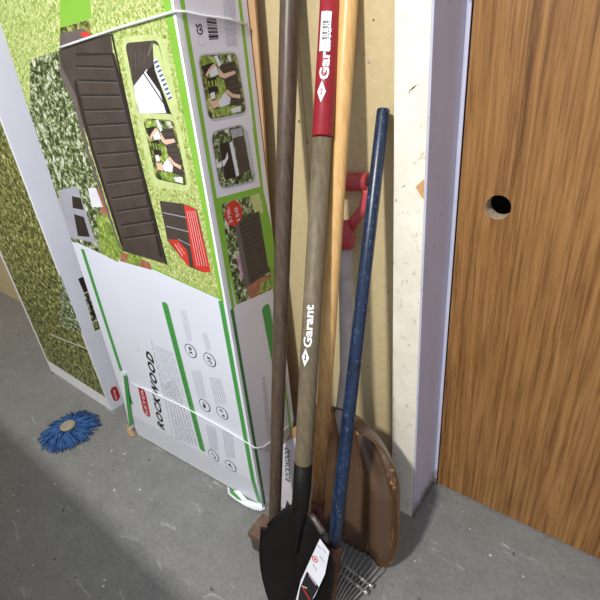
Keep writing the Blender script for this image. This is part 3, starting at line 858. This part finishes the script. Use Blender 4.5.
# bar code tag taped round the sleeve
R4 = ([(0, .02), (.98, 0), (1, .98), (.03, 1)], [(0, 1, 2, 3)])
tg = wrap_text(sl, '', 56, 16, .021, .019, 'white', -.006, shape=R4, lay=.0016, name='barcode_tag')
for k, (a, b) in enumerate(((.30, .36), (.38, .40), (.43, .49), (.52, .54), (.57, .63), (.66, .68), (.70, .76))):
    bars_ = ([(a, .3), (b, .3), (b, .74), (a, .74)], [(0, 1, 2, 3)])
    if k == 0: vs_, fs_ = [], []
    fs_.append(tuple(range(len(vs_), len(vs_)+4))); vs_ += bars_[0]
for a in (.32, .40, .48, .56, .64, .70): fs_.append(tuple(range(len(vs_), len(vs_)+4))); vs_ += [(a, .16), (a+.04, .16), (a+.04, .24), (a, .24)]
me_ = wrap_text(sl, '', 56, 16, .021, .019, 'ink', -.006, shape=(vs_, fs_), lay=.0022, name='barcode')
me_.data.update(); bpy.context.view_layer.update()
# join the bar code into its tag
bmj = bmesh.new(); bmj.from_mesh(tg.data); n0 = len(bmj.faces); bmj.from_mesh(me_.data); bmj.faces.ensure_lookup_table()
for q in bmj.faces[n0:]: q.material_index = 1
bmj.to_mesh(tg.data); bmj.free(); tg.data.materials.append(M['ink']); bpy.data.objects.remove(me_)
# curled product label on the blade
bpl = tip + sn*.016
lab = Face(bpl, sx, ax, sn)
def lq(*pts): return pts
lab.px([(320, 538.5), (329.5, 551.5), (325, 574), (315, 596), (303, 612), (296, 600), (301, 580), (310, 560)], 'pwhite')
lab.px([(307, 571), (319, 587), (311, 602), (304, 612), (298, 600), (300, 588)], 'ink')
lab.disc(315, 559, .008, 'label_red', 20); lab.disc(315, 559, .0055, 'pwhite', 20); lab.disc(315, 559, .003, 'label_red')
for a, b in (((317, 544), (321, 549)), ((323, 549), (326, 553)), ((313, 564), (317, 571)), ((320, 556), (324, 562))): lab.line(a, b, .003, 'greyink')
for k in range(3): lab.line((309+k*1.5, 575-k*1), (316+k*1.5, 585-k*1.2), .0016, 'pwhite')
lab.line((303, 588), (310, 600), .004, 'logo'); lab.line((302, 586), (307, 588), .003, 'skin')
lo_ = lab.build('product_label', sh)

# pale wooden handle, tan lower end in a dark red socket
yt = on_y(348.5, 0, YW-.03); yb_ = on_plane(318, 500, V((0, .565, 0)), V((0, 1, 0)))
print('yellow', yt, yb_)
dy = (yt-yb_).normalized()
ho = thing('hoe', 'varnished pale wooden handle with dark red socket, between the shovel and the blue pole', 'hoe', V((yb_.x, yb_.y, 0)))
pts = [lerp(yb_, yt+dy*.1, i/13) for i in range(14)]
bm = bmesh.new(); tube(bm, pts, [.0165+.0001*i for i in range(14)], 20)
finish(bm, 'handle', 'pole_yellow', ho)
bm = bmesh.new(); q0 = yb_ - dy*.004
tube(bm, [yb_+dy*.0, yb_-dy*.05, V((yb_.x-dy.x*.12, yb_.y-.02, max(.02, yb_.z-.12)))], [.0178, .017, .014], 16); finish(bm, 'socket', 'maroon', ho)
hzb = V((yb_.x+.0, yb_.y-.03, 0))
bm = bmesh.new()
prof = [(-.055, .0), (.055, .0), (.05, .06), (.02, .085), (-.02, .085), (-.05, .06)]
sheet(bm, [V((hzb.x+a, hzb.y+b*.1, b+.001)) for a, b in prof], V((0, 1, 0)), .003); finish(bm, 'hoe_blade', 'maroon', ho)

# blue pole of the wire rake
bt_ = on_y(383.5, 109, YW-.022)
rb = on_plane(330, 575, V((0, .40, 0)), V((0, 1, 0)))
foot = on_z(325.5, 628)
print('blue', bt_, rb, foot)
rk = thing('leaf_rake', 'wire leaf rake with speckled blue pole, tines against the foot of the brown scoop', 'rake', V((foot.x, foot.y, 0)))
fb = V((foot.x, foot.y, .02)); db = (bt_-fb).normalized(); Lb = (bt_-fb).length
def bl_at(py):
    lo, hi = 0., Lb
    for _ in range(40):
        mid = (lo+hi)/2; q = fb+db*mid - CAMP
        if 300+F*(-q.dot(up))/(-q.dot(back)) > py: lo = mid
        else: hi = mid
    return lo
lf = bl_at(546)
bm = bmesh.new(); tube(bm, [fb+db*(lf-.02), fb+db*(lf+.1), fb+db*(Lb*.6), fb+db*(Lb-.003), fb+db*Lb], [.0155, .0155, .0145, .0128, .0115], 22)
hole = fb+db*Lb
finish(bm, 'handle', 'blue', rk)
bm = bmesh.new(); tube(bm, [fb, fb+db*.05, fb+db*lf, fb+db*(lf+.004)], [.014, .019, .0192, .0168], 20); finish(bm, 'ferrule', 'rust', rk)
tips = [(343, 540), (347.5, 543.5), (352, 547), (356.5, 550.5), (361, 554), (365.5, 557.5), (370, 561), (374.5, 564.5), (379.5, 567), (384, 570.5)]
for i, tp in enumerate(tips):
    e = on_z(tp[0], tp[1], .012); e2 = on_z(tp[0], tp[1], .006)
    st = fb + V((.004*(i-5), .01, .0))
    k1 = lerp(st, e, .45) + V((0, 0, .012))
    bm = bmesh.new(); tube(bm, [st, lerp(st, e, .2)+V((0, 0, .006)), k1, lerp(st, e, .8)+V((0, 0, .006)), e, e2+V((0, .012, -.003))], .0021, 8)
    finish(bm, 'tine', 'tine', rk)
for (a, b, nm) in (((341, 563), (372, 586.5), 0), ((339.5, 572.5), (367, 593), 1)):
    p = on_z(*a, .022); q = on_z(*b, .022); bm = bmesh.new()
    tube(bm, [p-(q-p)*.15, q], .0048, 10); cb_ = finish(bm, 'crossbar', 'tine', rk)
    for s0, s1 in ((.55, .76), (.84, 1.02)):
        bm = bmesh.new(); tube(bm, [lerp(p, q, s0), lerp(p, q, s1)], .0056, 12); 
        x = finish(bm, 'clip', 'steel', rk)
        x.parent = cb_; x.matrix_parent_inverse = Matrix(); 

# brown scoop with D-handle
lipR = on_z(376, 566); lipL0 = on_z(345, 541)
ldir = V((1, .03, 0)).normalized(); WS = .328
mid = on_z(349, 543); lipL = mid-ldir*WS/2; lipR = mid+ldir*WS/2
print('scoop lip dir', ldir, lipR, lipL)
gr = on_y(345.5, 236, YW-.045)                     # bottom of the D-grip
gt = on_y(352, 183, YW-.03)
print('grip', gr, gt)
sc = thing('scoop_shovel', 'wide brown grain scoop with ribbed blade and faded red D-handle', 'shovel', V((mid.x, mid.y, 0)))
sax = (gr - mid); LS_ = sax.length; sax.normalize()
sxx = (ldir - sax*ldir.dot(sax)).normalized(); snn = sxx.cross(sax).normalized(); snn = -snn if snn.y > 0 else snn
LBL = .40
def py_of(p):
    q = p-CAMP; return 300+F*(-q.dot(up))/(-q.dot(back))
while py_of(mid+sax*LBL) > 403: LBL += .003
print('scoop blade', LBL)
bm = bmesh.new(); nu, nv = 57, 44; grid = []
for j in range(nv):
    v = j/(nv-1); row = []
    hw = WS/2*(1.0 + .06*math.sin(min(1, v/.8)*math.pi*.75))
    if v > .60: hw *= max(.0, 1-((v-.60)/.42)**2.6)**.5
    if v < .40: hw *= .62+.38*math.sqrt(max(0, 1-(1-v/.40)**2))
    hw = max(hw, .02)
    for i in range(nu):
        u = -1+2*i/(nu-1); x = u*hw
        au = abs(u)
        curl = (.055 if u > 0 else .018)*max(0, (au-.62)/.38)**1.8*min(1, .35+v*1.3)
        fl = 0
        k = (x/.15)
        sep = .34+.0*v
        spread = 1.0 if v < .5 else max(.25, 1-(v-.5)*1.5)
        amp = .030*min(1, v*8)*min(1, max(0, (.93-v)*6))
        fl = amp*(.5+.5*math.cos(2*math.pi*x/(.098*spread)))*(1 if au < .8 else max(0, (1-au)/.2))
        back_ = .035*max(0, (v-.70)/.30)**2
        row.append(bm.verts.new(mid + sxx*x + sax*(v*LBL) + snn*(curl+fl+back_+.006)))
    grid.append(row)
for j in range(nv-1):
    for i in range(nu-1): bm.faces.new((grid[j][i], grid[j][i+1], grid[j+1][i+1], grid[j+1][i]))
b_ = finish(bm, 'blade', 'scoop', sc, True); so = b_.modifiers.new('s', 'SOLIDIFY'); so.thickness = .003
bm = bmesh.new(); tube(bm, [mid+sax*(LBL*.80)+snn*.022, mid+sax*(LBL*.95)+snn*.024, mid+sax*(LBL*1.05)+snn*.012, mid+sax*(LBL*1.2), gr], [.012, .02, .0195, .018, .017], 18); finish(bm, 'shaft', 'alu', sc)
bm = bmesh.new(); tube(bm, [gr-sax*.028, gr, gr+sax*.030, gr+sax*.036], [.021, .0215, .020, .014], 18); finish(bm, 'grip_socket', 'pink', sc)
gx = V((1, 0, 0)) - sax*sax.x; gx.normalize()
gc = gr + sax*.028
GH = .092; GW = .051
bm = bmesh.new()
for sg in (-1, 1):
    pts = [gc - sax*.012 + gx*(sg*.006), gc+sax*.014+gx*(sg*.030), gc+sax*.038+gx*(sg*.049), gc+sax*.064+gx*(sg*.056), gc+sax*GH+gx*(sg*GW)]
    tube(bm, pts, [.014, .0125, .0115, .0115, .0135], 14, True, 0, .75, gx)
finish(bm, 'yoke', 'pink', sc)
bm = bmesh.new(); tube(bm, [gc+sax*GH-gx*(GW+.012), gc+sax*GH+gx*(GW+.010)], [.0195, .0195], 20)
tube(bm, [gc+sax*GH+gx*(GW+.0095), gc+sax*GH+gx*(GW+.0115)], [.012, .012], 16, True, 1); finish(bm, 'hand_grip', ['pink', 'maroon'], sc)

# ------------------------------------------------------------------ blue mop on the floor
mc = on_z(69, 428, .02)
mp = thing('mop_head', 'shaggy blue mop head lying on the grey floor at the left edge', 'mop', V((mc.x, mc.y, 0)))
bm = bmesh.new(); tube(bm, [V((mc.x, mc.y, .028)), V((mc.x, mc.y, .036)), V((mc.x, mc.y, .040))], [.030, .030, .024], 24); finish(bm, 'block', 'mop_core', mp)
bm = bmesh.new()
for k in range(420):
    a = random.uniform(0, 6.283); L = random.uniform(.070, .118); b = a+random.uniform(-.4, .4); h = random.uniform(.008, .032)
    r0 = random.uniform(.012, .04)
    p0 = V((mc.x+r0*math.cos(a), mc.y+r0*math.sin(a), max(.01, h*.9)))
    p1 = V((mc.x+L*.6*math.cos(a), mc.y+L*.6*math.sin(a), h)); p2 = V((mc.x+L*math.cos(a)+.012*math.cos(b+1.5), mc.y+L*math.sin(a)+.012*math.sin(b+1.5), random.uniform(.004, .012)))
    tube(bm, [p0, p1, lerp(p1, p2, .5)+V((0, 0, .002)), p2], [.0022, .0024, .0024, .0018], 5)
fr = finish(bm, 'fringe', 'mop_blue', mp); fr['kind'] = 'stuff'
# hall fixture: small paint chips lying on the floor
ci = 0
for (x, y, L, a) in ((415, 561, .010, 1.2), (506, 546, .022, -.2), (470, 529, .007, .3), (463, 512, .005, 1), (90, 462, .004, 0)):
    p = on_z(x, y); bm = bmesh.new(); c, s = math.cos(a), math.sin(a)
    sheet(bm, [V((p.x+X*c-Y*s, p.y+X*s+Y*c, .0003)) for X, Y in ((-L/2, -.001), (0, -.0018), (L/2, -.0006), (L/2, .001), (-.1*L, .0017), (-L/2, .001))], V((0, 0, 1)), .0008)
    o = finish(bm, 'paint_chip', 'screw', None, False, V((p.x, p.y, 0)))
    tag(o, ['white paint chip on the floor right of the scoop', 'long white sliver on the floor below the wooden door', 'small white fleck in front of the wooden door',
            'tiny white fleck nearest the foot of the door', 'tiny white fleck on the floor near the blue mop'][ci], 'paint chip'); ci += 1

# ------------------------------------------------------------------ light
LP = V((-.35, -1.25, 2.8)); LT = V((-.6, .7, .6))
ld = bpy.data.lights.new('ceiling_lamp', 'AREA'); ld.shape = 'RECTANGLE'; ld.size = .16; ld.size_y = .16; ld.energy = 70
ld.color = (1.0, .965, .90)
lo = bpy.data.objects.new('ceiling_lamp', ld); COL.objects.link(lo); lo.location = LP
lo.rotation_euler = (LT-LP).to_track_quat('-Z', 'Y').to_euler()
wd = bpy.data.worlds.new('w'); SC.world = wd; wd.use_nodes = True
# added block, unseen behind the viewer: its top edge shades the floor in front of it
bm = bmesh.new(); box(bm, (-2.6, -.22, 0), (-.45, -.10, .70)); struct(finish(bm, 'shade_block', 'wall'))
wd.node_tree.nodes['Background'].inputs[0].default_value = (.80, .86, 1.0, 1); wd.node_tree.nodes['Background'].inputs[1].default_value = .66
SC.view_settings.view_transform = 'Standard'; SC.view_settings.look = 'None'
SC.view_settings.exposure = .2; SC.view_settings.gamma = 1
